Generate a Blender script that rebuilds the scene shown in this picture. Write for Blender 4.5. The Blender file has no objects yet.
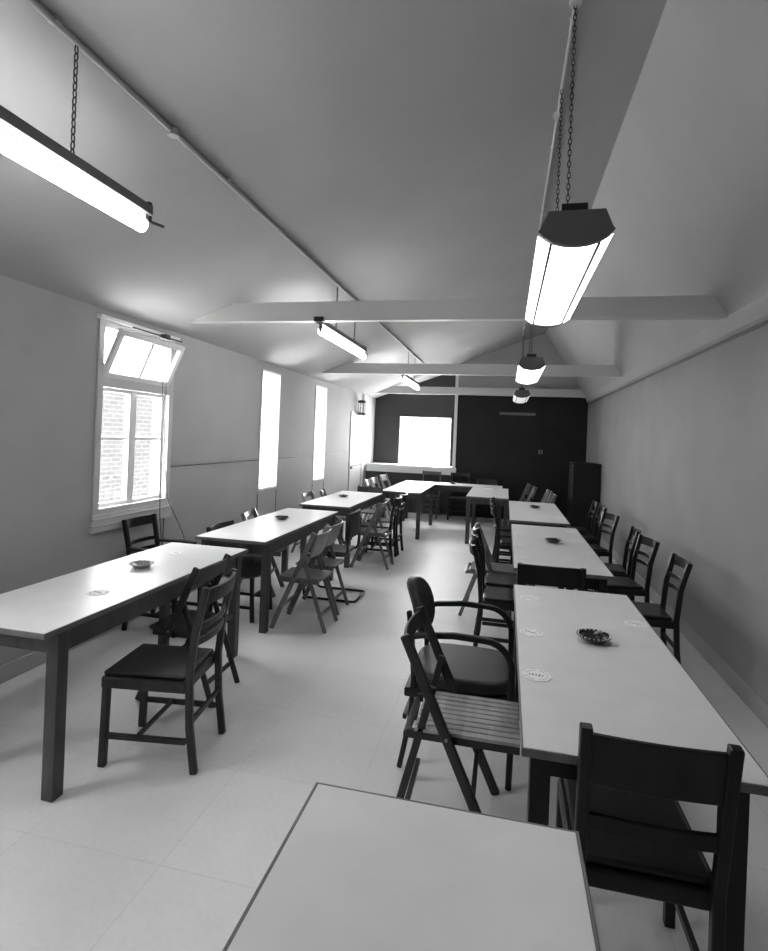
import bpy, bmesh, math, random
from math import sin, cos, pi, radians, hypot
from mathutils import Vector, Matrix
random.seed(4)
SC = bpy.context.scene
COL = SC.collection
Z3 = Vector((0, 0, 1))

# ------------------------------------------------------------------ materials
def mat(name, v, rough=.6, noise=0, nscale=20, stretch=(1, 1, 1), spec=.5, coat=0, bump=0):
    m = bpy.data.materials.new(name); m.use_nodes = True
    nt = m.node_tree; b = nt.nodes['Principled BSDF']
    b.inputs['Base Color'].default_value = (v, v, v, 1)
    b.inputs['Roughness'].default_value = rough
    b.inputs['Specular IOR Level'].default_value = spec
    b.inputs['Coat Weight'].default_value = coat
    if noise or bump:
        tc = nt.nodes.new('ShaderNodeTexCoord'); mp = nt.nodes.new('ShaderNodeMapping')
        mp.inputs['Scale'].default_value = stretch
        n = nt.nodes.new('ShaderNodeTexNoise'); n.inputs['Scale'].default_value = nscale
        n.inputs['Detail'].default_value = 5
        nt.links.new(tc.outputs['Object'], mp.inputs[0]); nt.links.new(mp.outputs[0], n.inputs['Vector'])
        if noise:
            r = nt.nodes.new('ShaderNodeMapRange')
            r.inputs[1].default_value = .3; r.inputs[2].default_value = .7
            r.inputs[3].default_value = max(0, v * (1 - noise)); r.inputs[4].default_value = v * (1 + noise)
            nt.links.new(n.outputs['Fac'], r.inputs[0]); nt.links.new(r.outputs[0], b.inputs['Base Color'])
        if bump:
            bp = nt.nodes.new('ShaderNodeBump'); bp.inputs['Strength'].default_value = bump
            bp.inputs['Distance'].default_value = .01
            nt.links.new(n.outputs['Fac'], bp.inputs['Height']); nt.links.new(bp.outputs[0], b.inputs['Normal'])
    return m

def emit(name, v, s):
    m = bpy.data.materials.new(name); m.use_nodes = True
    b = m.node_tree.nodes['Principled BSDF']
    b.inputs['Base Color'].default_value = (v, v, v, 1)
    b.inputs['Emission Color'].default_value = (1, 1, 1, 1)
    b.inputs['Emission Strength'].default_value = s
    return m

M = {}
M['ceil'] = mat('ceiling_board', .39, .8, .05, 1.5)
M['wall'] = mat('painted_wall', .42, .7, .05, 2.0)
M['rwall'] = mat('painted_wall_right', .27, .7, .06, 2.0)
M['beam'] = mat('painted_beam', .62, .5)
M['white'] = mat('white_paint', .82, .45)
M['wframe'] = mat('window_paint', .55, .45)
M['dark'] = mat('dark_wall_paint', .010, .55, .3, 2.5, spec=.35)
M['recess'] = mat('recess_paint', .035, .5, .15, 1.5)
M['top'] = mat('laminate_table_top', .75, .38, .03, 8)
M['lip'] = mat('table_lipping', .13, .4, .2, 12, (1, .1, 1))
M['twood'] = mat('table_frame_wood', .055, .42, .3, 14, (1, 1, .12))
M['ewood'] = mat('dark_stained_wood', .010, .32, .4, 14, (1, 1, .15), spec=.35)
M['mwood'] = mat('brown_stained_wood', .024, .38, .35, 14, (1, 1, .15), spec=.35)
M['fwood'] = mat('varnished_beech', .13, .33, .3, 14, (1, 1, .15), coat=.2)
M['lwood'] = mat('pale_beech', .33, .35, .2, 14, (1, 1, .15), coat=.2)
M['slat'] = mat('slat_wood', .30, .38, .25, 22, (.15, 1, 1))
M['pad'] = mat('dark_seat_leather', .012, .38, .3, 30, bump=.15)
M['cloth'] = mat('dark_vinyl_upholstery', .016, .5, .2, 40, bump=.1)
M['steel'] = mat('dark_steel_tube', .03, .25)
M['black'] = mat('black_metal', .012, .4)
M['grey'] = mat('grey_enamel', .16, .4)
M['capgrey'] = mat('dark_grey_end_cap', .10, .45)
M['rivet'] = mat('bright_rivet', .25, .35)
M['card'] = mat('beer_mat_card', .92, .7)
M['ink'] = mat('printed_ink', .12, .7)
M['ashbowl'] = mat('black_glazed_ashtray', .02, .15)
M['glazed'] = mat('pale_glazed_ashtray', .30, .12)
M['ashmark'] = mat('ashtray_pale_band', .75, .4)
M['tube'] = emit('lit_tube', .9, 14)
M['diff'] = emit('lit_diffuser', .9, 2.4)
M['diff2'] = emit('dim_diffuser', .7, .30)  # faint glow put into the farthest boxed light's diffuser
M['blind'] = emit('sunlit_blind', .9, 13)
M['paint'] = mat('grey_conduit_paint', .45, .5)
M['brick'] = None
def floor_mat():
    m = mat('lino_floor', .36, .34, 0); nt = m.node_tree; b = nt.nodes['Principled BSDF']
    tc = nt.nodes.new('ShaderNodeTexCoord')
    n1 = nt.nodes.new('ShaderNodeTexNoise'); n1.inputs['Scale'].default_value = 1.3; n1.inputs['Detail'].default_value = 8
    n2 = nt.nodes.new('ShaderNodeTexNoise'); n2.inputs['Scale'].default_value = 45; n2.inputs['Detail'].default_value = 4
    for n in (n1, n2): nt.links.new(tc.outputs['Object'], n.inputs['Vector'])
    ad = nt.nodes.new('ShaderNodeMath'); ad.operation = 'MULTIPLY_ADD'; ad.inputs[1].default_value = .35
    nt.links.new(n2.outputs['Fac'], ad.inputs[0]); nt.links.new(n1.outputs['Fac'], ad.inputs[2])
    r = nt.nodes.new('ShaderNodeMapRange'); r.inputs[1].default_value = .45; r.inputs[2].default_value = .95
    r.inputs[3].default_value = .66; r.inputs[4].default_value = .82
    nt.links.new(ad.outputs[0], r.inputs[0])
    br = nt.nodes.new('ShaderNodeTexBrick'); br.offset = 0; br.inputs['Scale'].default_value = 1
    br.inputs['Brick Width'].default_value = .61; br.inputs['Row Height'].default_value = .61
    br.inputs['Mortar Size'].default_value = .0022; br.inputs['Mortar Smooth'].default_value = .3
    br.inputs['Color1'].default_value = (1, 1, 1, 1); br.inputs['Color2'].default_value = (.95, .95, .95, 1)
    br.inputs['Mortar'].default_value = (.84, .84, .84, 1)
    nt.links.new(tc.outputs['Object'], br.inputs['Vector'])
    mx = nt.nodes.new('ShaderNodeMix'); mx.data_type = 'RGBA'; mx.blend_type = 'MULTIPLY'; mx.inputs[0].default_value = 1
    nt.links.new(r.outputs[0], mx.inputs[6]); nt.links.new(br.outputs['Color'], mx.inputs[7])
    nt.links.new(mx.outputs[2], b.inputs['Base Color'])
    r2 = nt.nodes.new('ShaderNodeMapRange'); r2.inputs[1].default_value = .3; r2.inputs[2].default_value = .7
    r2.inputs[3].default_value = .40; r2.inputs[4].default_value = .55
    nt.links.new(n1.outputs['Fac'], r2.inputs[0]); nt.links.new(r2.outputs[0], b.inputs['Roughness'])
    return m
M['floor'] = floor_mat()
def brick_mat():
    m = mat('brick_wall_outside', .4, .9); nt = m.node_tree; b = nt.nodes['Principled BSDF']
    tc = nt.nodes.new('ShaderNodeTexCoord'); mp = nt.nodes.new('ShaderNodeMapping')
    mp.inputs['Rotation'].default_value = (radians(90), 0, radians(90))
    br = nt.nodes.new('ShaderNodeTexBrick'); br.inputs['Scale'].default_value = 1
    br.inputs['Brick Width'].default_value = .23; br.inputs['Row Height'].default_value = .078
    br.inputs['Mortar Size'].default_value = .008
    br.inputs['Color1'].default_value = (.022, .022, .022, 1); br.inputs['Color2'].default_value = (.035, .035, .035, 1)
    br.inputs['Mortar'].default_value = (.068, .068, .068, 1)
    sx = nt.nodes.new('ShaderNodeSeparateXYZ'); cx_ = nt.nodes.new('ShaderNodeCombineXYZ')
    nt.links.new(tc.outputs['Object'], sx.inputs[0])
    nt.links.new(sx.outputs[1], cx_.inputs[0]); nt.links.new(sx.outputs[2], cx_.inputs[1])
    nt.links.new(cx_.outputs[0], br.inputs['Vector']); nt.links.new(br.outputs['Color'], b.inputs['Base Color'])
    return m
M['brick'] = brick_mat()
def glass_mat():
    m = bpy.data.materials.new('window_glass'); m.use_nodes = True; nt = m.node_tree; nt.nodes.clear()
    o = nt.nodes.new('ShaderNodeOutputMaterial'); t = nt.nodes.new('ShaderNodeBsdfTransparent'); g = nt.nodes.new('ShaderNodeBsdfGlossy')
    t.inputs[0].default_value = (.95, .95, .95, 1); g.inputs['Roughness'].default_value = .02
    x = nt.nodes.new('ShaderNodeMixShader'); x.inputs[0].default_value = .06
    nt.links.new(t.outputs[0], x.inputs[1]); nt.links.new(g.outputs[0], x.inputs[2]); nt.links.new(x.outputs[0], o.inputs[0])
    return m
M['glass'] = glass_mat()

# ------------------------------------------------------------------ mesh helpers
class MB:
    def __init__(s): s.bm = bmesh.new()
    def hull8(s, P):
        v = [s.bm.verts.new(p) for p in P]
        for f in ((0, 3, 2, 1), (4, 5, 6, 7), (0, 1, 5, 4), (1, 2, 6, 5), (2, 3, 7, 6), (3, 0, 4, 7)):
            s.bm.faces.new([v[i] for i in f])
    def box(s, x0, x1, y0, y1, z0, z1):
        s.hull8([(x0, y0, z0), (x1, y0, z0), (x1, y1, z0), (x0, y1, z0), (x0, y0, z1), (x1, y0, z1), (x1, y1, z1), (x0, y1, z1)])
        return s
    def bar(s, p0, p1, w, h, up=None, w1=None, h1=None):
        p0, p1 = Vector(p0), Vector(p1); d = (p1 - p0).normalized()
        up = Vector(up) if up else Z3
        if abs(d.dot(up)) > .98: up = Vector((0, 1, 0))
        r = d.cross(up).normalized(); u = r.cross(d).normalized()
        w1 = w if w1 is None else w1; h1 = h if h1 is None else h1
        a = [p0 + r * (sx * w / 2) + u * (sz * h / 2) for sx, sz in ((-1, -1), (1, -1), (1, 1), (-1, 1))]
        b = [p1 + r * (sx * w1 / 2) + u * (sz * h1 / 2) for sx, sz in ((-1, -1), (1, -1), (1, 1), (-1, 1))]
        s.hull8(a + b); return s
    def strip(s, pts, w, h, up=None):
        """rectangular section swept along pts; w across, h along up"""
        pts = [Vector(p) for p in pts]; up = Vector(up) if up else Z3; rings = []
        for i, p in enumerate(pts):
            d = (pts[min(i + 1, len(pts) - 1)] - pts[max(i - 1, 0)]).normalized()
            r = d.cross(up).normalized(); u = r.cross(d).normalized()
            rings.append([s.bm.verts.new(p + r * (a * w / 2) + u * (b * h / 2)) for a, b in ((-1, -1), (1, -1), (1, 1), (-1, 1))])
        for A, B in zip(rings, rings[1:]):
            for k in range(4): s.bm.faces.new((A[k], A[(k + 1) % 4], B[(k + 1) % 4], B[k]))
        s.bm.faces.new(rings[0][::-1]); s.bm.faces.new(rings[-1]); return s
    def tube(s, pts, r, n=8, closed=False, r1=None):
        pts = [Vector(p) for p in pts]; rings = []; N = len(pts); prev = None
        for i, p in enumerate(pts):
            if closed: d = (pts[(i + 1) % N] - pts[i - 1]).normalized()
            else: d = (pts[min(i + 1, N - 1)] - pts[max(i - 1, 0)]).normalized()
            if prev is None:
                a = Z3 if abs(d.z) < .9 else Vector((1, 0, 0)); u = d.cross(a).normalized()
            else:
                u = (prev - d * prev.dot(d)).normalized()
            prev = u; v = d.cross(u)
            rr = r if r1 is None else r + (r1 - r) * i / max(1, N - 1)
            rings.append([s.bm.verts.new(p + (u * cos(2 * pi * k / n) + v * sin(2 * pi * k / n)) * rr) for k in range(n)])
        prs = list(zip(rings, rings[1:])) + ([(rings[-1], rings[0])] if closed else [])
        for A, B in prs:
            for k in range(n): s.bm.faces.new((A[k], A[(k + 1) % n], B[(k + 1) % n], B[k]))
        if not closed: s.bm.faces.new(rings[0][::-1]); s.bm.faces.new(rings[-1])
        return s
    def lathe(s, prof, n=24, c=(0, 0, 0), sx=1, sy=1):
        rings = []
        for r, z in prof:
            rings.append([s.bm.verts.new((c[0] + sx * r * cos(2 * pi * k / n), c[1] + sy * r * sin(2 * pi * k / n), c[2] + z)) for k in range(n)])
        for A, B in zip(rings, rings[1:]):
            for k in range(n): s.bm.faces.new((A[k], A[(k + 1) % n], B[(k + 1) % n], B[k]))
        s.bm.faces.new(rings[0][::-1]); s.bm.faces.new(rings[-1]); return s
    def prism(s, poly, axis, a, b):
        """extrude a 2D polygon along axis ('x','y','z') from a to b"""
        def P(p, t): return {'x': (t, p[0], p[1]), 'y': (p[0], t, p[1]), 'z': (p[0], p[1], t)}[axis]
        A = [s.bm.verts.new(P(p, a)) for p in poly]; B = [s.bm.verts.new(P(p, b)) for p in poly]
        n = len(poly)
        s.bm.faces.new(A); s.bm.faces.new(B[::-1])
        for k in range(n): s.bm.faces.new((A[k], B[k], B[(k + 1) % n], A[(k + 1) % n]))
        return s
    def build(s, name, m, parent=None, bevel=0, smooth=False, seg=2):
        bmesh.ops.recalc_face_normals(s.bm, faces=s.bm.faces)
        me = bpy.data.meshes.new(name); s.bm.to_mesh(me); s.bm.free()
        o = bpy.data.objects.new(name, me); COL.objects.link(o)
        me.materials.append(M[m] if isinstance(m, str) else m)
        if parent: o.parent = parent
        if bevel:
            b = o.modifiers.new('bevel', 'BEVEL'); b.width = bevel; b.segments = seg; b.limit_method = 'ANGLE'; b.angle_limit = radians(50)
        if smooth:
            for p in me.polygons: p.use_smooth = True
            me.set_sharp_from_angle(angle=radians(42))
        return o

def empty(name, loc=(0, 0, 0), rz=0):
    o = bpy.data.objects.new(name, None); COL.objects.link(o); o.location = loc; o.rotation_euler = (0, 0, rz)
    o.empty_display_size = .1; return o
def tag(o, label, cat, group=None):
    o['label'] = label; o['category'] = cat
    if group: o['group'] = group
    return o
def struct(o): o['kind'] = 'structure'; return o
def copy_tree(o, parent=None):
    c = o.copy(); COL.objects.link(c)
    if parent: c.parent = parent
    for ch in list(o.children): copy_tree(ch, c)
    return c

# ------------------------------------------------------------------ room
XL, XR, Y0, Y1, Y2 = -3.07, 1.61, -1.6, 11.8, 12.48
RX, RZ, LS, RS = .718, 3.96, .37, 1.59          # ridge and slopes
zl = lambda x: RZ - LS * (RX - x)
zr = lambda x: RZ - RS * (x - RX)
ZEL, ZER = zl(XL), zr(XR)

struct(MB().box(XL - .2, XR + .2, Y0 - .2, Y2 + .2, -.12, 0).build('floor', 'floor'))
ce = MB()
t = .1
ce.prism([(XL - .2, zl(XL - .2)), (RX, RZ), (RX, RZ + t), (XL - .2, zl(XL - .2) + t)], 'y', Y0 - .2, Y2 + .2)
ce.prism([(RX, RZ), (XR + .2, zr(XR + .2)), (XR + .2, zr(XR + .2) + .2), (RX, RZ + t)], 'y', Y0 - .2, Y2 + .2)
struct(ce.build('ceiling', 'ceil'))
# left wall with openings
openings = [(.25, 1.45, .95, 2.47), (3.54, 4.50, .95, 2.47), (6.37, 6.95, .90, 2.46), (8.36, 8.92, .88, 2.46)]  # first opening: out-of-view window added to brighten the near end
w = MB(); y = Y0 - .2
for a, b, z0, z1 in openings:
    w.box(XL - .2, XL, y, a, 0, ZEL + .03); w.box(XL - .2, XL, a, b, 0, z0); w.box(XL - .2, XL, a, b, z1, ZEL + .03); y = b
w.box(XL - .2, XL, y, Y2 + .2, 0, ZEL + .03)
struct(w.build('wall_left', 'wall'))
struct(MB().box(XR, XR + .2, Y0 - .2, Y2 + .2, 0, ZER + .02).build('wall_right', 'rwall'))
def gable(x0, x1, z0, y, th, name, m):
    xs = [x0] + ([RX] if x0 < RX < x1 else []) + [x1]
    top = [(x, (zl(x) if x <= RX else zr(x)) + .03) for x in xs]
    return struct(MB().prism([(x0, z0), (x1, z0)] + top[::-1], 'y', y, y + th).build(name, m))
gable(XL - .2, XR + .2, 0, Y0 - .2, .2, 'wall_near', 'wall')
struct(MB().box(-1.13, XR, Y1, Y1 + .15, 0, 2.62).build('wall_far', 'dark'))
gable(-1.13, XR, 2.62, Y1, .15, 'wall_gable', 'ceil')
struct(MB().box(XL, -1.13, Y1, Y1 + .1, 0, .875).build('wall_under_recess', 'recess'))
# recess behind the projector wall: back wall with a window opening
rb = MB()
WX0, WX1, WZ0, WZ1 = -2.465, -1.25, 1.05, 2.15
rb.box(XL, WX0, Y2, Y2 + .15, .8, 2.2); rb.box(WX1, -.9, Y2, Y2 + .15, .8, 2.2); rb.box(WX0, WX1, Y2, Y2 + .15, .8, WZ0)
rb.box(WX0, WX1, Y2, Y2 + .15, WZ1, 2.2)
rb.prism([(XL, 2.2), (-.9, 2.2), (-.9, zl(-.9) + .03), (XL, zl(XL) + .03)], 'y', Y2, Y2 + .15)
rb.box(-1.0, -.9, Y1 + .15, Y2, .8, zl(-.9))
struct(rb.build('wall_recess', 'recess'))
struct(MB().box(XL + .03, -1.045, Y1 - .03, Y2, .875, 1.035).build('trim_1', 'white'))          # deep white ledge
struct(MB().box(-1.13, -1.065, Y1 - .025, Y1 + .04, 1.035, 3.24).build('trim_2', 'white'))     # white corner post
struct(MB().box(XL - .001, XL + .012, 4.50, 6.37, 1.292, 1.302).build('trim_3', 'capgrey'))
struct(MB().box(XL - .001, XL + .012, 6.95, 8.36, 1.292, 1.302).build('trim_4', 'capgrey'))
struct(MB().box(XL - .001, XL + .012, 8.92, 10.42, 1.292, 1.302).build('trim_5', 'capgrey'))
for i, (yy, zt) in enumerate(((4.44, .86), (6.37, .86), (6.94, .86), (8.36, .84), (8.91, .84))):
    struct(MB().box(XL - .001, XL + .006, yy, yy + .008, .05, zt).build('trim_%d' % (6 + i), 'capgrey'))
struct(MB().box(XR - .018, XR + .001, Y0, Y1, 0, .125).build('baseboard_right', 'wall', bevel=.004))
struct(MB().box(XL - .001, XL + .016, Y0, 10.40, 0, .11).build('baseboard_left', 'wall', bevel=.004))
struct(MB().box(-1.13, XR - .02, Y1 - .014, Y1 + .001, 0, .11).build('baseboard_far', 'dark'))
# small crown strip and dark line under the right eaves
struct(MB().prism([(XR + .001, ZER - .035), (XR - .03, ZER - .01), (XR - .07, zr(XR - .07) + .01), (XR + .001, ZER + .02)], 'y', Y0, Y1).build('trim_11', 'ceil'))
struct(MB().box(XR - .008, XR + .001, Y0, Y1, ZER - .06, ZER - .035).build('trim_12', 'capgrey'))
# tie beams
def beam(y, z0, z1, lab):
    xa0 = RX - (RZ - z0) / LS; xa1 = RX - (RZ - z1) / LS; xb0 = RX + (RZ - z0) / RS; xb1 = RX + (RZ - z1) / RS
    xa0 = max(xa0, XL + .01); xb0 = min(xb0, XR)
    pts = [(xa0 - .0, z0), (xb0, z0), (xb1 + .01, z1), (xa1 - .02, z1)]
    return struct(MB().prism(pts, 'y', y, y + .07).build(lab, 'beam'))
beam(4.42, 2.635, 2.80, 'trim_13'); beam(8.12, 2.625, 2.785, 'trim_14'); beam(11.70, 2.62, 2.78, 'trim_15')

# door in the left wall near the far corner
d = empty('door_1', (XL, 10.88, 0)); struct(d)
MB().box(0, .022, -.45, -.41, 0, 2.14).box(0, .022, .41, .45, 0, 2.14).box(0, .022, -.41, .41, 2.10, 2.14).build('door_frame', 'wframe', d)
lf = MB().box(0, .012, -.41, .41, .01, 2.10).build('door_leaf', 'wframe', d)
MB().box(.010, .016, -.41, .41, 1.025, 1.04).build('mid_rail_line', 'capgrey', lf)
MB().lathe([(.0, 0), (.024, .0), (.028, .02), (.012, .04), (.0, .045)], 12).build('door_handle', 'capgrey', d, smooth=True).matrix_local = Matrix.Translation((.012, -.35, 1.0)) @ Matrix.Rotation(radians(90), 4, 'Y')
struct(MB().box(XL - .001, XL + .03, 11.36, 11.44, 0, ZEL).build('trim_16', 'white'))

# windows on the left wall; the nearest is unseen, added for its light
def narrow_window(n, a, b, z0, z1):
    W = empty('window_%d' % n, (XL - .02, (a + b) / 2, z0)); struct(W)
    hw = (b - a) / 2; H = z1 - z0
    MB().box(-.04, .03, -hw, -hw + .03, 0, H).box(-.04, .03, hw - .03, hw, 0, H).box(-.04, .03, -hw + .03, hw - .03, H - .03, H).box(-.04, .03, -hw + .03, hw - .03, 0, .03).build('window_frame', 'white', W, bevel=.003)
    MB().box(-.02, .0, -hw + .03, hw - .03, 1.0, 1.018).build('glazing_bar', 'white', W)
    MB().box(-.012, -.008, -hw + .03, hw - .03, .03, H - .03).build('pane', 'glass', W)
def side_window(n, a, b, z0, z1, hopper):
    W = empty('window_%d' % n, (XL - .06, (a + b) / 2, z0)); struct(W)
    hw = (b - a) / 2; H = z1 - z0; tr = 1.96 - z0; xi = .075
    f = MB()
    f.box(-.06, xi, -hw, -hw + .06, 0, H).box(-.06, xi, hw - .06, hw, 0, H).box(-.06, xi, -hw + .06, hw - .06, H - .05, H)
    f.box(-.06, xi, -hw + .06, hw - .06, tr, tr + .075).box(-.06, xi, -hw + .06, hw - .06, 0, .04)
    f.build('window_frame', 'wframe', W, bevel=.003)
    MB().box(-.02, .088, -hw - .02, hw + .02, -.14, -.0).box(-.02, .100, -hw - .02, hw + .02, -.045, -.030).box(-.02, .094, -hw - .02, hw + .02, -.095, -.085).build('window_sill', 'wframe', W, bevel=.003)
    MB().box(.04, .105, -hw - .02, hw + .03, H + .005, H + .035).build('head_board', 'white', W, bevel=.003)
    g = MB()
    cb = [0] if b - a > .8 else []
    for c in cb: g.box(-.03, .02, c - .018, c + .018, .04, tr)
    zz = 1.555 - z0
    segs = [(-hw + .06, hw - .06)] if not cb else [(-hw + .06, -.018), (.018, hw - .06)]
    for y0, y1 in segs:
        g.box(-.02, .01, y0, y1, zz - .011, zz + .011)
        g.box(-.03, .02, y0, y0 + .022, .04, tr); g.box(-.03, .02, y1 - .022, y1, .04, tr)
        g.box(-.03, .02, y0 + .022, y1 - .022, .04, .07); g.box(-.03, .02, y0 + .022, y1 - .022, tr - .03, tr)
    g.build('casement', 'white', W)
    MB().box(-.008, -.004, -hw + .06, hw - .06, .04, tr).build('pane', 'glass', W)
    # hopper fanlight, hinged at its bottom and tilted into the room
    hh = H - .05 - tr - .075 + .02
    hp = empty('fanlight', (.045, 0, tr + .078)); hp.parent = W
    hp.rotation_euler = (0, radians(24 if hopper else 2), 0)
    w0 = hw - .065
    MB().box(-.018, .018, -w0, -w0 + .045, 0, hh).box(-.018, .018, w0 - .045, w0, 0, hh).box(-.018, .018, -w0 + .045, w0 - .045, 0, .045) \
        .box(-.018, .018, -w0 + .045, w0 - .045, hh - .045, hh).build('fanlight_frame', 'white', hp)
    if cb: MB().box(-.010, .010, -.014, .014, .045, hh - .045).build('glazing_bar', 'white', hp)
    MB().box(-.003, .001, -w0 + .045, w0 - .045, .045, hh - .045).build('fanlight_pane', 'glass', hp)
    return W
for i, (a, b, z0, z1) in enumerate(openings):
    if i > 1: narrow_window([5, 1, 2, 3][i], a, b, z0, z1)
    else: side_window([5, 1, 2, 3][i], a, b, z0 + .02, z1, i == 1)
# back window in the recess: white blind glowing with daylight
W = empty('window_4', ((WX0 + WX1) / 2, Y2, WZ0)); struct(W)
hw = (WX1 - WX0) / 2; H = WZ1 - WZ0
MB().box(-hw, -hw + .025, -.02, .03, 0, H).box(hw - .025, hw, -.02, .03, 0, H).box(-hw + .025, hw - .025, -.02, .03, H - .025, H).box(-hw + .025, hw - .025, -.02, .03, 0, .02).build('window_frame', 'white', W)
MB().box(-hw + .025, hw - .025, .008, .014, .02, H - .025).build('roller_blind', 'blind', W)

# ground and brick building outside
struct(MB().box(-7.2, -6.8, -3, 13, -.3, 2.35).build('wall_outside', 'brick'))
struct(MB().box(-7.2, XL - .2, -3, 13, -.4, -.3).build('ground', 'white'))

# ------------------------------------------------------------------ window gear and cords
g = empty('winding_gear', (XL + .05, 4.26, 2.465))
tag(g, 'black rod and gearbox for opening the fanlight above the left window', 'window opener')
MB().tube([(.02, -.42, .0), (.03, .24, .0)], .007, 8).build('rod', 'black', g, smooth=True)
MB().box(.0, .055, -.035, .035, -.022, .022).box(.01, .04, -.07, -.035, -.02, .0).build('gearbox', 'black', g, bevel=.006)
MB().tube([(.03, -.02, -.03), (.03, -.02, -.55), (.035, -.02, -1.1), (.04, .0, -1.6), (.06, .03, -1.95)], .0035, 6).build('cord', 'capgrey', g, smooth=True)
MB().tube([(.03, .03, -.03), (.03, .03, -.55), (.035, .03, -1.05), (.05, .09, -1.45), (.09, .28, -1.78), (.12, .30, -1.9)], .0035, 6).build('cord', 'capgrey', g, smooth=True)

# ------------------------------------------------------------------ conduits
def conduit(x, y0, y1, r, lab, boxes, up):
    z = zl(x) - r - .002
    g = empty('conduit', (x, y0, z)); tag(g, lab, 'conduit')
    MB().tube([(0, 0, 0), (0, (y1 - y0) / 2, 0), (0, y1 - y0, 0)], r, 10).build('pipe', 'paint', g, smooth=True)
    for b in boxes:
        MB().lathe([(.0, -.02), (.026, -.02), (.03, -.012), (.03, .012), (.0, .012)], 14, (0, b - y0, 0)).build('junction_box', 'paint', g, smooth=True)
    for k in range(int((y1 - y0) / 1.2)):
        yy = .6 + k * 1.2
        MB().box(-.022, .022, yy - .010, yy + .010, -.004, r + .004).build('saddle_clip', 'paint', g)
conduit(-1.617, -1.4, 10.2, .014, 'long grey conduit running down the left roof slope, carrying three tube lights', (2.3, 4.88, 5.5, 8.7, 9.32), 1)
conduit(.24, -1.4, 11.6, .010, 'thin pale conduit near the ridge, carrying the big boxed lights', (2.7, 3.62, 6.5, 7.2, 10.35, 10.95), 1)

# ------------------------------------------------------------------ lights
def chain(z_top, z_bot, y, parent, x=0):
    mb = MB(); L = .034; n = max(2, int((z_top - z_bot) / (L * .78))); step = (z_top - z_bot) / n
    for k in range(n):
        zc = z_bot + step * (k + .5); pts = []
        for j in range(10):
            a = 2 * pi * j / 10; u = cos(a) * .0075; v = sin(a) * L / 2
            pts.append((x + u, y, zc + v) if k % 2 else (x, y + u, zc + v))
        mb.tube(pts, .0026, 5, closed=True)
    return mb.build('chain', 'black', parent, smooth=True)
def batten(y, label):
    x = -1.617; zt = zl(x) - .03; zb = 2.655
    g = empty('tube_light', (x, y, zb)); tag(g, label, 'ceiling light', 'bare tube lights on the left conduit')
    MB().box(-.026, .026, -.76, .76, -.045, .0).build('batten_housing', 'grey', g, bevel=.004)
    MB().tube([(0, -.72, -.10), (0, 0, -.10), (0, .72, -.10)], .031, 14).build('tube', 'tube', g, smooth=True)
    for s in (-1, 1):
        h = MB().box(-.014, .014, s * .735 - .012, s * .735 + .012, -.11, -.03).build('lamp_holder', 'grey', g, bevel=.003)
    MB().box(-.042, .042, -.80, -.74, -.03, .012).build('end_plate', 'black', g)
    MB().box(-.008, .008, .755, .775, -.07, .02).bar((0, .77, -.065), (0, .87, -.05), .012, .012).build('end_plate', 'black', g)
    chain(zt - zb, .0, -.31, g); chain(zt - zb, .0, .32, g)
    return g
batten(1.38, 'bare fluorescent tube light hanging nearest the camera, above the first left table')
batten(5.20, 'bare fluorescent tube light hanging on chains just beyond the first tie beam, left side')
batten(9.02, 'bare fluorescent tube light hanging farthest away, between the second and third tie beams, left side')
def boxlight(y, label, bright, z=2.455):
    x = .235; g = empty('boxed_light', (x, y, z)); tag(g, label, 'ceiling light', 'boxed lights on the ridge conduit')
    L = .77; w = .145
    prof = [(-w, .035), (-w + .012, .05), (-.105, .115), (.105, .115), (w - .012, .05), (w, .035)]
    MB().prism(prof, 'y', -L + .015, L - .015).build('housing', 'capgrey', g, bevel=.003)
    low = [(-w, .038), (-w + .005, .033), (-.101, .006), (-.097, .006), (-.097, .038)]
    dm = 'diff' if bright else 'diff2'
    MB().prism(low, 'y', -L + .016, L - .016).build('side_diffuser', dm, g)
    MB().prism([(-a, b) for a, b in low], 'y', -L + .016, L - .016).build('side_diffuser', dm, g)
    MB().prism([(-.086, .036), (-.086, .004), (-.05, -.004), (0, -.008), (.05, -.004), (.086, .004), (.086, .036)], 'y', -L + .016, L - .016).build('centre_diffuser', dm, g)
    for s in (-1, 1):
        MB().prism([(s * .0965, .036), (s * .0965, -.001), (s * .0865, -.001), (s * .0865, .036)], 'y', -L + .016, L - .016).build('edge_strip', 'black', g)
    for s in (-1, 1):
        cap = [(-w - .002, .045), (-w + .008, .055), (-.108, .125), (.108, .125), (w - .008, .055), (w + .002, .045), (w - .02, .022), (.09, .0), (.045, -.012), (0, -.016), (-.045, -.012), (-.09, .0), (-w + .02, .022)]
        MB().prism(cap, 'y', s * (L - .012), s * (L + .022)).build('end_cap', 'capgrey', g, bevel=.004)
    MB().box(-.055, .045, -.75, -.60, .115, .168).build('mounting_bracket', 'black', g)
    MB().box(-.055, .055, .60, .72, .115, .135).build('mounting_bracket', 'black', g)
    zt = zl(x) - .02 - z
    chain(zt, .12, -.32, g, .005); chain(zt, .12, .33, g, .005)
    return g
boxlight(3.02, 'large boxed fluorescent light hanging nearest, with dark end cap and glowing diffuser', 1)
boxlight(6.84, 'middle one of the boxed fluorescent lights, glowing just under the second tie beam', 1)
boxlight(10.66, 'farthest boxed light hanging before the dark wall, its grey diffuser given a faint glow', 0)

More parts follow.
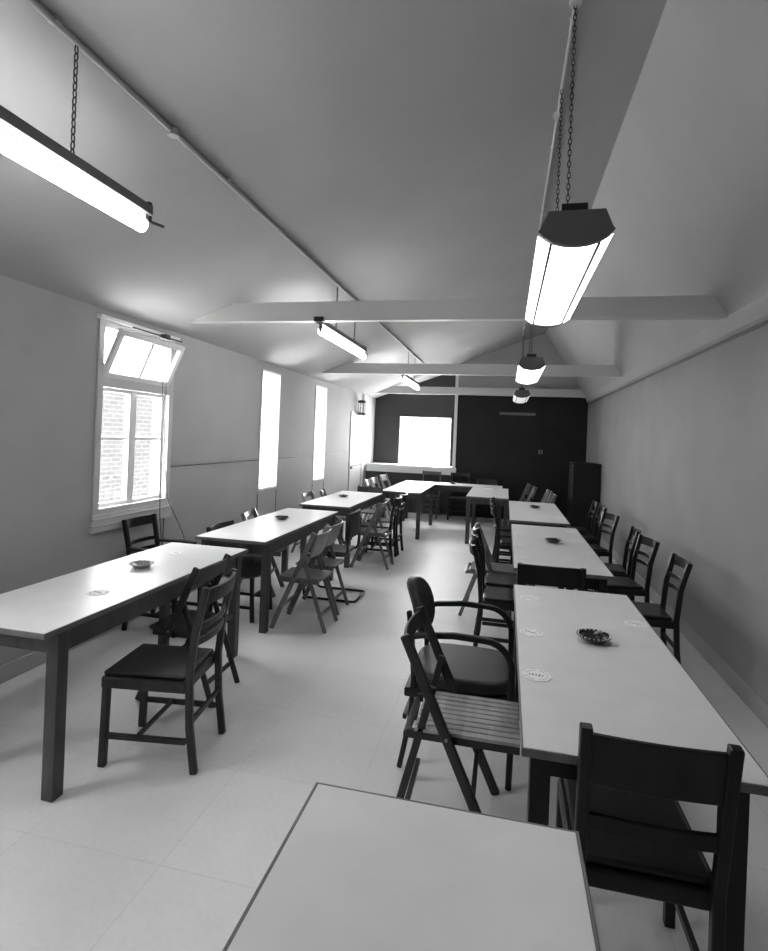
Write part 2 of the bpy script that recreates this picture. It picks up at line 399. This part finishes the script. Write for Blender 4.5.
# wall lantern by the far left corner
g = empty('hanging_lantern', (XL + .10, 10.9, 2.09)); tag(g, 'small dark lantern with glass cylinder hanging by the door at far left', 'lantern')
MB().lathe([(.0, 0), (.085, 0), (.09, .02), (.07, .045), (.0, .05)], 18).build('base', 'black', g, smooth=True)
MB().lathe([(.0, .25), (.075, .25), (.09, .27), (.07, .30), (.0, .31)], 18).build('cap', 'black', g, smooth=True)
MB().lathe([(.045, .05), (.045, .25)], 18).build('glass_cylinder', 'glass', g, smooth=True)
for a in range(4): MB().tube([(.07 * cos(a * pi / 2 + .6), .07 * sin(a * pi / 2 + .6), .03), (.07 * cos(a * pi / 2 + .6), .07 * sin(a * pi / 2 + .6), .27)], .006, 6).build('rod', 'black', g, smooth=True)
MB().tube([(0, 0, .31), (0, 0, zl(XL + .10) - 2.09)], .004, 6).build('hanging_wire', 'capgrey', g)
# unlit strip light + switch with its conduit on the dark wall
g = empty('strip_light', (.2, Y1, 2.22)); tag(g, 'small unlit strip light mounted high on the dark far wall', 'wall light')
MB().box(-.37, .37, -.05, 0, .0, .055).build('housing', 'grey', g, bevel=.006)
MB().box(-.33, .33, -.075, -.05, .008, .04).build('diffuser', 'grey', g, bevel=.01)
g = empty('light_switch', (.70, Y1, 1.42)); tag(g, 'small light switch with a dark conduit above it on the dark wall', 'switch')
MB().box(-.045, .045, -.03, 0, 0, .08).build('switch_plate', 'grey', g, bevel=.004)
MB().box(-.010, .010, -.040, -.028, .02, .05).build('switch_rocker', 'black', g)
MB().tube([(0, -.012, .08), (0, -.012, 1.1)], .010, 8).build('conduit', 'dark', g)

# dark cupboard against the right wall
g = empty('cupboard', (1.36, 10.2, 0)); tag(g, 'dark low cupboard in the far right corner against the wall', 'cupboard')
MB().box(-.20, .23, -.33, .33, .06, 1.30).build('body', 'dark', g, bevel=.004)
MB().box(-.19, .22, -.31, .31, 0, .06).build('plinth', 'dark', g)
MB().box(-.22, .24, -.35, .35, 1.30, 1.33).build('top_board', 'dark', g, bevel=.004)
for s in (-1, 1):
    dd = MB().box(-.215, -.20, s * .165 - .158, s * .165 + .158, .09, 1.27).build('door', 'dark', g, bevel=.003)
    MB().lathe([(.0, 0), (.012, 0), (.015, .015), (.0, .02)], 10, (0, 0, 0)).build('knob', 'grey', dd, smooth=True).matrix_local = Matrix.Translation((-.215, s * .03, .7)) @ Matrix.Rotation(radians(-90), 4, 'Y')

# ------------------------------------------------------------------ tables
HT = .77
def table(x0, x1, y0, y1, label, group, frame='twood', h=HT, leg=.062, lw=.006):
    g = empty('table', ((x0 + x1) / 2, (y0 + y1) / 2, 0)); tag(g, label, 'table', group)
    a, b = (x1 - x0) / 2, (y1 - y0) / 2
    tp = MB().box(-a + lw, a - lw, -b + lw, b - lw, h - .024, h).build('tabletop', 'top', g)
    MB().box(-a, a, -b, -b + lw, h - .026, h - .001).box(-a, a, b - lw, b, h - .026, h - .001) \
        .box(-a, -a + lw, -b + lw, b - lw, h - .026, h - .001).box(a - lw, a, -b + lw, b - lw, h - .026, h - .001).build('lipping', 'lip', tp, bevel=.002)
    i, ii = (.030 if frame == 'ewood' else .008), .085
    MB().box(-a + i + leg, a - i - leg, -b + ii + .012, -b + ii + .034, h - .125, h - .024).box(-a + i + leg, a - i - leg, b - ii - .034, b - ii - .012, h - .125, h - .024) \
        .box(-a + i + .012, -a + i + .034, -b + ii + leg, b - ii - leg, h - .125, h - .024).box(a - i - .034, a - i - .012, -b + ii + leg, b - ii - leg, h - .125, h - .024).build('apron', frame, g)
    for sx in (-1, 1):
        for sy in (-1, 1):
            cx, cy = sx * (a - i - leg / 2), sy * (b - ii - leg / 2)
            MB().box(cx - leg / 2, cx + leg / 2, cy - leg / 2, cy + leg / 2, 0, h - .024).build('leg', frame, g, bevel=.004)
    return g
GR = 'long tables in the right row'; GL = 'long tables in the left row'; GU = 'tables joined in a U at the far end'
table(0.077, 0.737, 1.632, 3.48, 'long pale-topped table nearest in the right row, with four beer mats', GR, 'ewood')
table(0.081, 0.752, 3.932, 6.016, 'second pale-topped table from the camera in the right row', GR, 'ewood')
table(0.065, 0.725, 6.311, 8.336, 'farthest pale-topped table of the right row, short of the U of tables', GR, 'ewood')
table(-2.516, -1.868, 1.917, 3.765, 'white-topped table nearest in the left row, below the open window', GL)
table(-2.497, -1.863, 4.05, 6.006, 'white-topped table second in the left row, with folding chairs along its aisle side', GL)
table(-2.516, -1.853, 6.409, 8.257, 'white-topped table farthest in the left row, before the far U of tables', GL)
table(-1.995, -1.322, 8.65, 10.42, 'pale table forming the left arm of the far U', GU)
table(-0.595, 0.069, 8.611, 10.42, 'pale table forming the right arm of the far U', GU)
table(-1.986, -0.039, 10.439, 11.029, 'long pale table closing the U under the back window', GU)
table(-0.442, 0.197, 0.049, 1.322, 'corner of a pale table with dark edging at the bottom of the picture', None, 'mwood', lw=.009)

# ------------------------------------------------------------------ chairs (local +y is the front)
def arc(w, bow, y, z, n=9, dz=0):
    return [(-w / 2 + w * k / (n - 1), y - bow * (1 - (2 * k / (n - 1) - 1) ** 2), z + dz * (1 - (2 * k / (n - 1) - 1) ** 2)) for k in range(n)]
def ladder(wood='ewood', pad='pad', top=.90, arms=False, w=.40):
    g = empty('ladder_back_chair')
    h = w / 2
    for s in (-1, 1):
        pts = [(s * (h - .02), -.235, 0), (s * (h - .02), -.205, .22), (s * (h - .02), -.195, .44), (s * (h - .018), -.215, .66), (s * (h - .012), -.265, top)]
        MB().strip(pts, .036, .030, (1, 0, 0)).build('rear_leg', wood, g, bevel=.006)
        MB().bar((s * (h - .015), .225, 0), (s * (h - .015), .215, .43), .034, .034).build('front_leg', wood, g, bevel=.005)
        MB().bar((s * (h - .018), -.19, .15), (s * (h - .016), .215, .15), .018, .028).build('stretcher', wood, g, bevel=.003)
    MB().bar((-h + .03, -.205, .24), (h - .03, -.205, .24), .018, .026).build('stretcher', wood, g, bevel=.003)
    MB().bar((-h + .02, .05, .16), (h - .02, .05, .16), .018, .022).build('stretcher', wood, g, bevel=.003)
    MB().box(-h + .0, h, -.185, .24, .385, .44).build('seat_frame', wood, g, bevel=.008)
    MB().box(-h + .018, h - .018, -.17, .24, .44, .462).build('seat_pad', pad, g, bevel=.012, seg=3)
    MB().strip(arc(w - .03, .035, -.262, top - .045), .018, .075, (0, -.1, 1)).build('top_rail', wood, g, bevel=.004)
    MB().strip(arc(w - .06, .030, -.226, .70), .014, .032, (0, -.1, 1)).build('back_slat', wood, g, bevel=.003)
    MB().strip(arc(w - .06, .030, -.216, .625), .014, .032, (0, -.1, 1)).build('back_slat', wood, g, bevel=.003)
    if arms:
        for s in (-1, 1):
            MB().strip([(s * (h - .01), -.21, .67), (s * (h + .02), 0, .675), (s * (h + .015), .14, .665)], .045, .024).build('armrest', wood, g, bevel=.008)
            MB().bar((s * (h - .005), .13, .43), (s * (h + .012), .11, .66), .03, .03).build('arm_post', wood, g, bevel=.004)
    return g
def panel(h=.20, top=.885, pt=.79, ph=.15):
    g = empty('panel_back_chair'); wood = 'ewood'
    for s in (-1, 1):
        MB().strip([(s * (h - .02), -.235, 0), (s * (h - .02), -.20, .25), (s * (h - .02), -.195, .45), (s * (h - .018), -.225, .66), (s * (h - .015), -.26, top)], .032, .034, (1, 0, 0)).build('rear_leg', wood, g, bevel=.005)
        MB().bar((s * (h - .015), .225, 0), (s * (h - .015), .215, .43), .034, .034).build('front_leg', wood, g, bevel=.005)
        MB().bar((s * (h - .018), -.19, .15), (s * (h - .016), .215, .15), .018, .028).build('stretcher', wood, g, bevel=.003)
    MB().box(-h, h, -.185, .24, .385, .44).build('seat_frame', wood, g, bevel=.008)
    MB().box(-h + .018, h - .018, -.17, .24, .44, .462).build('seat_pad', 'pad', g, bevel=.012, seg=3)
    MB().strip(arc(2 * h - .04, .012, -.243, pt), .016, ph, (0, -.14, 1)).build('back_panel', wood, g, bevel=.004)
    MB().strip(arc(2 * h - .04, .012, -.215, .60), .016, .05, (0, -.1, 1)).build('back_slat', wood, g, bevel=.004)
    return g
def folding(wood='fwood', top=.82, slatted=False, seat='fwood', back=.12, w=.40, yt=-.125, yb=.23):
    g = empty('folding_chair'); h = w / 2
    yf = lambda z: yt + (yb - yt) * (1 - z / top)
    for s in (-1, 1):
        MB().bar((s * (h - .012), yf(0), 0), (s * (h - .012), yf(top), top), .024, .042, (0, 1, 0)).build('front_leg', wood, g, bevel=.006)
        MB().bar((s * (h - .042), yf(.60) + .01, .63), (s * (h - .042), -.24, 0), .020, .032, (0, 1, 0)).build('rear_leg', wood, g, bevel=.005)
        MB().tube([(s * (h + .003), yf(.44), .44), (s * (h - .05), yf(.44), .44)], .007, 8).build('rivet', 'rivet', g)
    MB().bar((-h + .05, -.178, .12), (h - .05, -.178, .12), .020, .026).build('stretcher', wood, g, bevel=.003)
    MB().bar((-h + .02, yf(.20), .20), (h - .02, yf(.20), .20), .020, .026).build('stretcher', wood, g, bevel=.003)
    MB().strip(arc(w - .03, .022, yf(top) + .012, top - .01 - back / 2), .014, back, (0, -.35, 1)).build('back_panel', wood, g, bevel=.004)
    if slatted:
        for s in (-1, 1): MB().box(s * (h - .05) - .012, s * (h - .05) + .012, -.19, .275, .405, .44).build('seat_rail', wood, g, bevel=.004)
        MB().bar((-h + .05, -.19, .412), (h - .05, -.19, .412), .025, .025).build('seat_crossbar', wood, g, bevel=.003)
        n = 9; ww = .032; gap = ((w - .064) - n * ww) / (n - 1)
        for k in range(n):
            x = -h + .032 + k * (ww + gap)
            MB().box(x, x + ww, -.155, .275, .44, .455).build('seat_slat', seat, g, bevel=.002)
    else:
        MB().prism([(-h + .03, -.17), (-h + .05, -.19), (h - .05, -.19), (h - .03, -.17), (h - .025, .16), (h - .05, .20), (-h + .05, .20), (-h + .025, .16)], 'z', .425, .443).build('seat', seat, g, bevel=.005)
        for s in (-1, 1): MB().box(s * (h - .05) - .01, s * (h - .05) + .01, -.17, .17, .395, .425).build('seat_rail', wood, g)
    return g
def bentwood():
    g = empty('bentwood_armchair'); h = .27
    for s in (-1, 1):
        pts = [(s * h, .285, 0), (s * h, .29, .25), (s * h, .285, .48)]
        for k in range(1, 8):
            a = k / 7 * pi / 2; pts.append((s * h, .15 + .135 * cos(a), .55 + .145 * sin(a)))
        pts += [(s * h, .0, .70), (s * (h - .005), -.15, .685), (s * (h - .02), -.22, .665)]
        MB().strip(pts, .030, .034, (1, 0, 0)).build('arm_and_front_leg', 'ewood', g, bevel=.010, smooth=True, seg=3)
        MB().strip([(s * (h - .03), -.25, 0), (s * (h - .04), -.205, .25), (s * (h - .04), -.195, .45), (s * (h - .05), -.215, .66), (s * (h - .06), -.235, .78)], .026, .032, (1, 0, 0)).build('rear_leg', 'ewood', g, bevel=.007)
    MB().box(-h + .02, h - .02, -.24, .27, .36, .405).build('seat_frame', 'ewood', g, bevel=.01)
    # padded seat with rounded back corners
    o = []
    for k in range(28):
        a = 2 * pi * k / 28; cx, sy = cos(a), sin(a)
        o.append((.245 * (abs(cx) ** .55) * (1 if cx > 0 else -1), .04 + .262 * (abs(sy) ** .6) * (1 if sy > 0 else -1)))
    MB().prism(o, 'z', .405, .475).build('seat_pad', 'cloth', g, bevel=.022, smooth=True, seg=4)
    # oval padded back
    n = 24; mb = MB(); A = []; B = []
    for k in range(n):
        a = 2 * pi * k / n; x = .19 * (abs(cos(a)) ** .8) * (1 if cos(a) > 0 else -1); z = .745 + .145 * (abs(sin(a)) ** .8) * (1 if sin(a) > 0 else -1)
        yb = -.195 - (z - .745) * .28 - .05 * (1 - (x / .21) ** 2) + .02
        A.append(mb.bm.verts.new((x, yb - .022, z))); B.append(mb.bm.verts.new((x, yb + .026, z)))
    ca = mb.bm.verts.new((0, -.255, .745)); cb = mb.bm.verts.new((0, -.195, .745))
    for k in range(n):
        j = (k + 1) % n
        mb.bm.faces.new((A[k], A[j], B[j], B[k])); mb.bm.faces.new((A[j], A[k], ca)); mb.bm.faces.new((B[k], B[j], cb))
    mb.build('back_pad', 'cloth', g, bevel=.012, smooth=True, seg=3)
    MB().bar((-h + .04, -.235, .25), (h - .04, -.235, .25), .02, .025).build('stretcher', 'ewood', g, bevel=.003)
    return g
def padded_back(dark=True):
    """plain chair with a square padded back"""
    g = ladder_less = empty('padded_chair'); h = .21; wd = 'ewood' if dark else 'fwood'
    for s in (-1, 1):
        MB().strip([(s * h, -.25, 0), (s * h, -.21, .25), (s * h, -.20, .45), (s * h, -.25, .84)], .028, .032, (1, 0, 0)).build('rear_leg', wd, g, bevel=.005)
        MB().bar((s * h, .20, 0), (s * h, .19, .42), .03, .03).build('front_leg', wd, g, bevel=.005)
    MB().box(-h - .01, h + .01, -.20, .21, .38, .425).build('seat_frame', wd, g, bevel=.006)
    MB().box(-h - .005, h + .005, -.19, .215, .425, .485).build('seat_pad', 'cloth', g, bevel=.022, seg=4)
    MB().strip(arc(2 * h + .0, .03, -.232, .74, 9), .045, .21, (0, -.13, 1)).build('back_pad', 'cloth', g, bevel=.015, seg=3)
    return g
def tubular():
    g = empty('tubular_chair'); h = .20; pts = []
    R = .045
    def corner(c, d0, d1):
        c, d0, d1 = Vector(c), Vector(d0), Vector(d1)
        return [c - d0 * R * (1 - math.sin(a)) + d1 * R * (1 - math.cos(a)) for a in [k * pi / 8 for k in range(5)]]
    path = [(-h, -.22, .80), (-h, -.20, .46), (-h, .22, .44), (-h, .24, .012), (-h, -.30, .012), (h, -.30, .012), (h, .24, .012), (h, .22, .44), (h, -.20, .46), (h, -.22, .80)]
    P = [Vector(p) for p in path]; out = [P[0]]
    for i in range(1, len(P) - 1):
        out += corner(P[i], (P[i] - P[i - 1]).normalized(), (P[i + 1] - P[i]).normalized())
    out.append(P[-1])
    MB().tube(out, .012, 8).build('tube_frame', 'steel', g, smooth=True)
    MB().box(-h + .012, h - .012, -.18, .22, .455, .49).build('seat', 'cloth', g, bevel=.012)
    MB().strip(arc(2 * h + .02, .02, -.20, .755), .035, .25, (0, 0, 1)).build('back_pad', 'cloth', g, bevel=.012)
    return g
def round_seat():
    g = empty('round_seat_chair')
    MB().lathe([(.0, .36), (.18, .36), (.222, .39), (.232, .44), (.215, .485), (.15, .505), (0, .51)], 28).build('seat_pad', 'pad', g, smooth=True)
    for sx in (-1, 1):
        MB().bar((sx * .19, .19, 0), (sx * .165, .165, .38), .032, .032).build('front_leg', 'ewood', g, bevel=.004)
        MB().strip([(sx * .20, -.21, 0), (sx * .20, -.19, .25), (sx * .205, -.20, .5), (sx * .21, -.25, .80)], .028, .032, (1, 0, 0)).build('rear_leg', 'ewood', g, bevel=.004)
    for s in (-1, 1):
        MB().bar((s * .185, -.18, .12), (s * .182, .18, .12), .018, .026).build('stretcher', 'ewood', g, bevel=.003)
        MB().bar((-.176, s * .176, .22), (.176, s * .176, .22), .018, .026).build('stretcher', 'ewood', g, bevel=.003)
    MB().strip(arc(.42, .035, -.235, .775), .018, .05, (0, -.1, 1)).build('top_rail', 'ewood', g, bevel=.004)
    return g

protos = {}
def place(kind, x, y, face, label, group=None, rot=0):
    """face: E faces +X, W faces -X, N faces +Y, S faces -Y"""
    if kind not in protos:
        protos[kind] = {
            'ladder': lambda: ladder(), 'panel': panel, 'panellow': lambda: panel(.217, .845, .775, .135), 'laddertall': lambda: ladder('fwood', 'pad', .955), 'laddertalldark': lambda: ladder('ewood', 'cloth', .95), 'ladderlow': lambda: ladder('ewood', 'pad', .855, False, .38), 'ladderbrown': lambda: ladder('mwood', 'pad'), 'ladderarm': lambda: ladder('ewood', 'pad', .90, True),
            'fold': lambda: folding('fwood', .83, False, 'fwood', .21), 'folddark': lambda: folding('mwood', .83, False, 'mwood', .10, .42),
            'foldslat': lambda: folding('mwood', .84, True, 'slat', .065, .42, -.205, .19), 'foldpale': lambda: folding('lwood', .86, False, 'lwood', .13),
            'foldback': lambda: folding('fwood', .83, True, 'fwood', .055),
            'foldblack': lambda: folding('ewood', .80, False, 'ewood', .08),
            'bent': bentwood, 'padded': lambda: padded_back(True), 'paddedbrown': lambda: padded_back(False), 'tubular': tubular, 'round': round_seat,
        }[kind]()
        o = protos[kind]
    else:
        o = copy_tree(protos[kind])
    o.location = (x, y, 0)
    o.rotation_euler = (0, 0, {'E': -pi / 2, 'W': pi / 2, 'N': 0, 'S': pi}[face] + radians(rot))
    for k in ('group',):
        if k in o: del o[k]
    tag(o, label, 'chair', group)
    return o
A = 'chairs along the aisle side of the left tables'
B = 'chairs between the left tables and the window wall'
C_ = 'chairs along the aisle side of the right tables'
D = 'dark chairs along the right wall'
E_ = 'chairs around the far U of tables'
place('ladderbrown', -1.665, 2.50, 'W', 'dark ladder-back chair with worn black seat, alone in the left foreground', A, 8)
place('folddark', -1.90, 3.10, 'W', 'dark folding chair right behind the left foreground ladder-back chair', A, 2)
place('round', -2.285, 4.53, 'E', 'dark chair with round padded seat under the near end of the second left table', B)
place('fold', -1.655, 4.46, 'W', 'folding plywood chair nearest the camera on the aisle side of the second left table', A)
place('fold', -1.69, 4.93, 'W', 'folding plywood chair second along the aisle side of the second left table', A)
place('tubular', -1.70, 5.36, 'W', 'steel tube chair with dark padded back, aisle side of the second left table', A)
place('foldback', -1.62, 6.74, 'W', 'slatted folding chair nearest on the aisle side of the third left table', A)
place('ladderlow', -1.66, 7.17, 'W', 'dark ladder-back chair beside the folding chair at the third left table', A, 3)
place('ladderlow', -1.66, 7.62, 'W', 'dark ladder-back chair last on the aisle side of the third left table', A)
place('ladderarm', -2.74, 4.02, 'E', 'dark wooden armchair under the open window behind the nearest left table', B)
place('foldback', -2.48, 5.22, 'E', 'brown folding chair with slatted seat on the wall side of the second left table', B, 10)
place('foldback', -2.60, 7.20, 'E', 'brown folding chair on the wall side of the third left table, nearer the camera', B)
place('foldback', -2.53, 7.68, 'E', 'folding chair with thin top rail on the wall side of the third left table, farther', B, 14)
place('folddark', -2.15, 8.50, 'S', 'folding chair at the far end of the third left table, its back rail crosswise', None)
place('foldpale', -2.36, 9.7, 'E', 'pale beech folding chair nearest on the left side of the far U', E_)
place('foldpale', -2.38, 10.25, 'E', 'pale beech folding chair in the middle of three left of the far U', E_)
place('foldpale', -2.40, 11.15, 'E', 'pale beech folding chair farthest of three left of the far U', E_, -8)
place('laddertall', -1.54, 11.33, 'S', 'brown ladder-back chair with wide top rail behind the far cross table, left of centre', E_)
place('laddertalldark', -.93, 11.33, 'S', 'dark ladder-back chair behind the far cross table, right of the brown one', E_)
place('padded', -.36, 11.30, 'S', 'dark padded-back chair behind the right end of the far cross table', E_)
place('foldslat', -.175, 2.41, 'E', 'slatted folding chair in the foreground of the aisle, beside the nearest right table', C_)
place('bent', -.215, 2.93, 'E', 'padded bentwood armchair with curved arms behind the slatted folding chair', C_)
place('ladderlow', .05, 4.38, 'E', 'dark ladder-back chair nearest on the aisle side of the second right table', C_)
place('ladderlow', .04, 4.83, 'E', 'dark ladder-back chair, middle of three on the aisle side of the second right table', C_)
place('foldback', -.13, 5.30, 'E', 'brown folding chair with one foot out in the aisle beside the second right table', C_)
place('ladderlow', .15, 6.72, 'E', 'dark ladder-back chair nearest on the aisle side of the farthest right table', C_)
place('ladderlow', .13, 7.22, 'E', 'dark ladder-back chair in the middle beside the farthest right table, aisle side', C_)
place('ladderlow', .11, 7.72, 'E', 'dark ladder-back chair last beside the farthest right table, aisle side', C_)
place('panellow', .322, 4.01, 'N', 'black chair squeezed between the first and second right tables, its back to the camera')
place('panel', .43, 1.845, 'N', 'black chair back in the bottom right corner at the end of the nearest right table')
for x, y, r, l in ((1.0, 8.1, 0, 'dark chair farthest along the right wall, beside the farthest right table'),
                   (1.0, 7.55, 0, 'dark chair second farthest along the right wall'),
                   (.98, 6.76, 14, 'dark glossy chair third from the far end of the right wall, rails showing'),
                   (1.0, 5.72, -4, 'dark chair seen edge-on by the right wall, beside the far half of the second table'),
                   (1.0, 5.15, 8, 'dark ladder-back chair by the right wall at the middle of the second right table'),
                   (1.02, 4.35, 0, 'dark chair by the right wall at the near end of the second right table')):
    place('ladderlow', x, y, 'W', l, D, r)
place('fold', .66, 9.25, 'W', 'brown folding chair nearest between the farthest right table and the cupboard')
place('fold', .64, 9.9, 'W', 'brown folding chair second on the right of the far U', None)
place('fold', .42, 10.5, 'W', 'brown folding chair drawn up to the right arm of the far U', E_)
place('fold', .34, 11.1, 'W', 'brown folding chair in the far corner by the end of the U', E_)

# ------------------------------------------------------------------ ashtrays and beer mats
def ashtray(bowl='ashbowl'):
    g = empty('ashtray'); R = .075
    MB().lathe([(.0, 0), (.036, 0), (.048, .004), (R - .012, .020), (R, .026), (R, .030), (R - .018, .025), (.045, .010), (0, .008)], 30).build('bowl', bowl, g, smooth=True)
    for k in range(3):
        a = k * 2 * pi / 3 + .4
        MB().box(-.004, .004, -.012, .012, .028, .033).build('cigarette_rest', bowl, g).matrix_local = Matrix.Rotation(a, 4, 'Z') @ Matrix.Translation((R - .014, 0, 0))
    mb = MB()
    for k in range(22):
        a = 2 * pi * k / 22
        c, s_ = cos(a), sin(a)
        for (r0, r1, w) in ((.0655, .0715, .0035),):
            p = [(r0 * c - w * s_, r0 * s_ + w * c), (r0 * c + w * s_, r0 * s_ - w * c), (r1 * c + w * s_, r1 * s_ - w * c), (r1 * c - w * s_, r1 * s_ + w * c)]
            mb.prism(p, 'z', .027, .0305)
    mb.build('rim_pattern', 'ashmark', g)
    return g
ash = None
for i, (x, y, l) in enumerate(((.427, 2.651, 'black ashtray with pale rim pattern on the nearest right table'),
                 (.446, 5.143, 'black ashtray on the second right table'), (.416, 7.733, 'black ashtray on the farthest right table'),
                 (-2.262, 3.063, 'pale shiny round ashtray on the nearest left table'), (-2.245, 5.259, 'dark ashtray on the second left table'),
                 (-2.28, 7.539, 'dark ashtray on the farthest left table'), (-1.02, 10.93, 'small ashtray on the cross table of the far U'),)):
    if i == 3: o = ashtray('glazed')
    elif ash is None: ash = ashtray(); o = ash
    else: o = copy_tree(ash)
    o.location = (x * .983, y * .983, HT + .001); o.rotation_euler = (0, 0, i * .7); tag(o, l, 'ashtray', 'ashtrays on the tables')
def beermat():
    g = empty('beer_mat'); o = []
    for k in range(48):
        a = 2 * pi * k / 48; r = .053 + .003 * cos(8 * a); o.append((r * cos(a), r * sin(a)))
    MB().prism(o, 'z', 0, .0018).build('card', 'card', g)
    mb = MB()
    for k, ww in enumerate((.010, .014, .010, .016, .008)):
        mb.box(-.030 + k * .012, -.030 + k * .012 + .006, -ww / 2, ww / 2, .0018, .0022)
    for rr in (.040, .0415):
        pass
    for k in range(20):
        a = 2 * pi * k / 20
        if k % 5: mb.box(.040 * cos(a) - .0022, .040 * cos(a) + .0022, .040 * sin(a) - .0022, .040 * sin(a) + .0022, .0018, .0022)
    mb.build('print', 'ink', g)
    return g
bm0 = beermat(); first = True
GM = {}
mats = [(.167, 3.257, 'round white beer mat at the far left corner of the nearest right table'), (.15, 2.67, 'round white beer mat at the middle of the left edge of the nearest right table'),
        (.15, 2.188, 'round white beer mat closest to the camera on the nearest right table'), (.678, 2.977, 'round white beer mat on the wall side of the nearest right table')]
for x, y, s in ((.144, 5.466, 'aisle side, far end'), (.149, 4.892, 'aisle side, middle'), (.15, 4.387, 'aisle side, near end'), (.687, 5.86, 'wall side, far end'), (.689, 5.356, 'wall side, middle'), (.697, 4.778, 'wall side, near end')):
    mats.append((x, y, 'white beer mat on the second right table, ' + s))
for x, y, s in ((.15, 7.818, 'aisle side, far end'), (.145, 7.256, 'aisle side, middle'), (.146, 6.775, 'aisle side, near end'), (.667, 8.2, 'wall side, far end'), (.672, 7.447, 'wall side, middle'), (.675, 6.882, 'wall side, near end')):
    mats.append((x, y, 'white beer mat on the farthest right table, ' + s))
for x, y, s in ((-.02, 9.17, 'nearest'), (-.02, 9.689, 'middle'), (-.02, 10.35, 'farthest')):
    mats.append((x, y, 'white beer mat on the right arm of the far U, %s of three' % s))
mats.append((-2.30, 3.50, 'faint white beer mat on the nearest left table, beyond the ashtray'))
mats.append((-2.12, 2.52, 'white beer mat near the aisle edge of the nearest left table'))
for x, y, l in mats:
    o = bm0 if first else copy_tree(bm0); first = False
    o.location = (x * .983, y * .983, HT + .0008); o.rotation_euler = (0, 0, random.uniform(-.5, .5)); tag(o, l, 'beer mat', 'beer mats on the tables')
g = empty('paper_pad', (-.30, 10.1, HT + .001)); tag(g, 'small pale pad of paper on the right arm of the far U', 'paper')
MB().box(-.09, .09, -.13, .13, 0, .012).build('sheets', 'card', g)
MB().box(-.09, .09, .12, .131, .0, .0135).build('binding', 'grey', g)

# ------------------------------------------------------------------ light, camera
wd = bpy.data.worlds.new('sky'); SC.world = wd; wd.use_nodes = True
bg = wd.node_tree.nodes['Background']; bg.inputs[0].default_value = (1, 1, 1, 1); bg.inputs[1].default_value = 9.0
sun = bpy.data.lights.new('sun', 'SUN'); sun.energy = 42; sun.angle = radians(3)
so = bpy.data.objects.new('sun', sun); COL.objects.link(so); so.rotation_euler = (radians(-38), 0, 0)
def portal(x, y, z, sy, sz, rot):
    l = bpy.data.lights.new('window_portal', 'AREA'); l.shape = 'RECTANGLE'; l.size = sy; l.size_y = sz; l.cycles.is_portal = True
    o = bpy.data.objects.new('window_portal', l); COL.objects.link(o); o.location = (x, y, z); o.rotation_euler = rot
for a, b, z0, z1 in openings:
    portal(XL - .19, (a + b) / 2, (z0 + z1) / 2, z1 - z0, b - a, (0, radians(-90), 0))

f_, yaw, roll, pcx, pcy = 541., .2213, .0396, 385., 436.4
F = Vector((-sin(yaw), cos(yaw), 0)); R = Vector((cos(yaw), sin(yaw), 0)); U = Z3
cr = R * cos(roll) + U * sin(roll); cu = -R * sin(roll) + U * cos(roll)
cam = bpy.data.cameras.new('camera'); co = bpy.data.objects.new('camera', cam); COL.objects.link(co)
mw = Matrix((cr, cu, -F)).transposed().to_4x4(); mw.translation = Vector((0, 0, 1.66)); co.matrix_world = mw
cam.sensor_fit = 'HORIZONTAL'; cam.sensor_width = 36; cam.lens = f_ / 768 * 36
cam.shift_x = (384 - pcx) / 768; cam.shift_y = -(475.5 - pcy) / 768
cam.clip_start = .03
SC.camera = co
vs = SC.view_settings
vs.view_transform = 'Standard'; vs.look = 'None'; vs.exposure = 1.05; vs.gamma = 1; vs.use_curve_mapping = False
SC.cycles.max_bounces = 10; SC.cycles.diffuse_bounces = 6
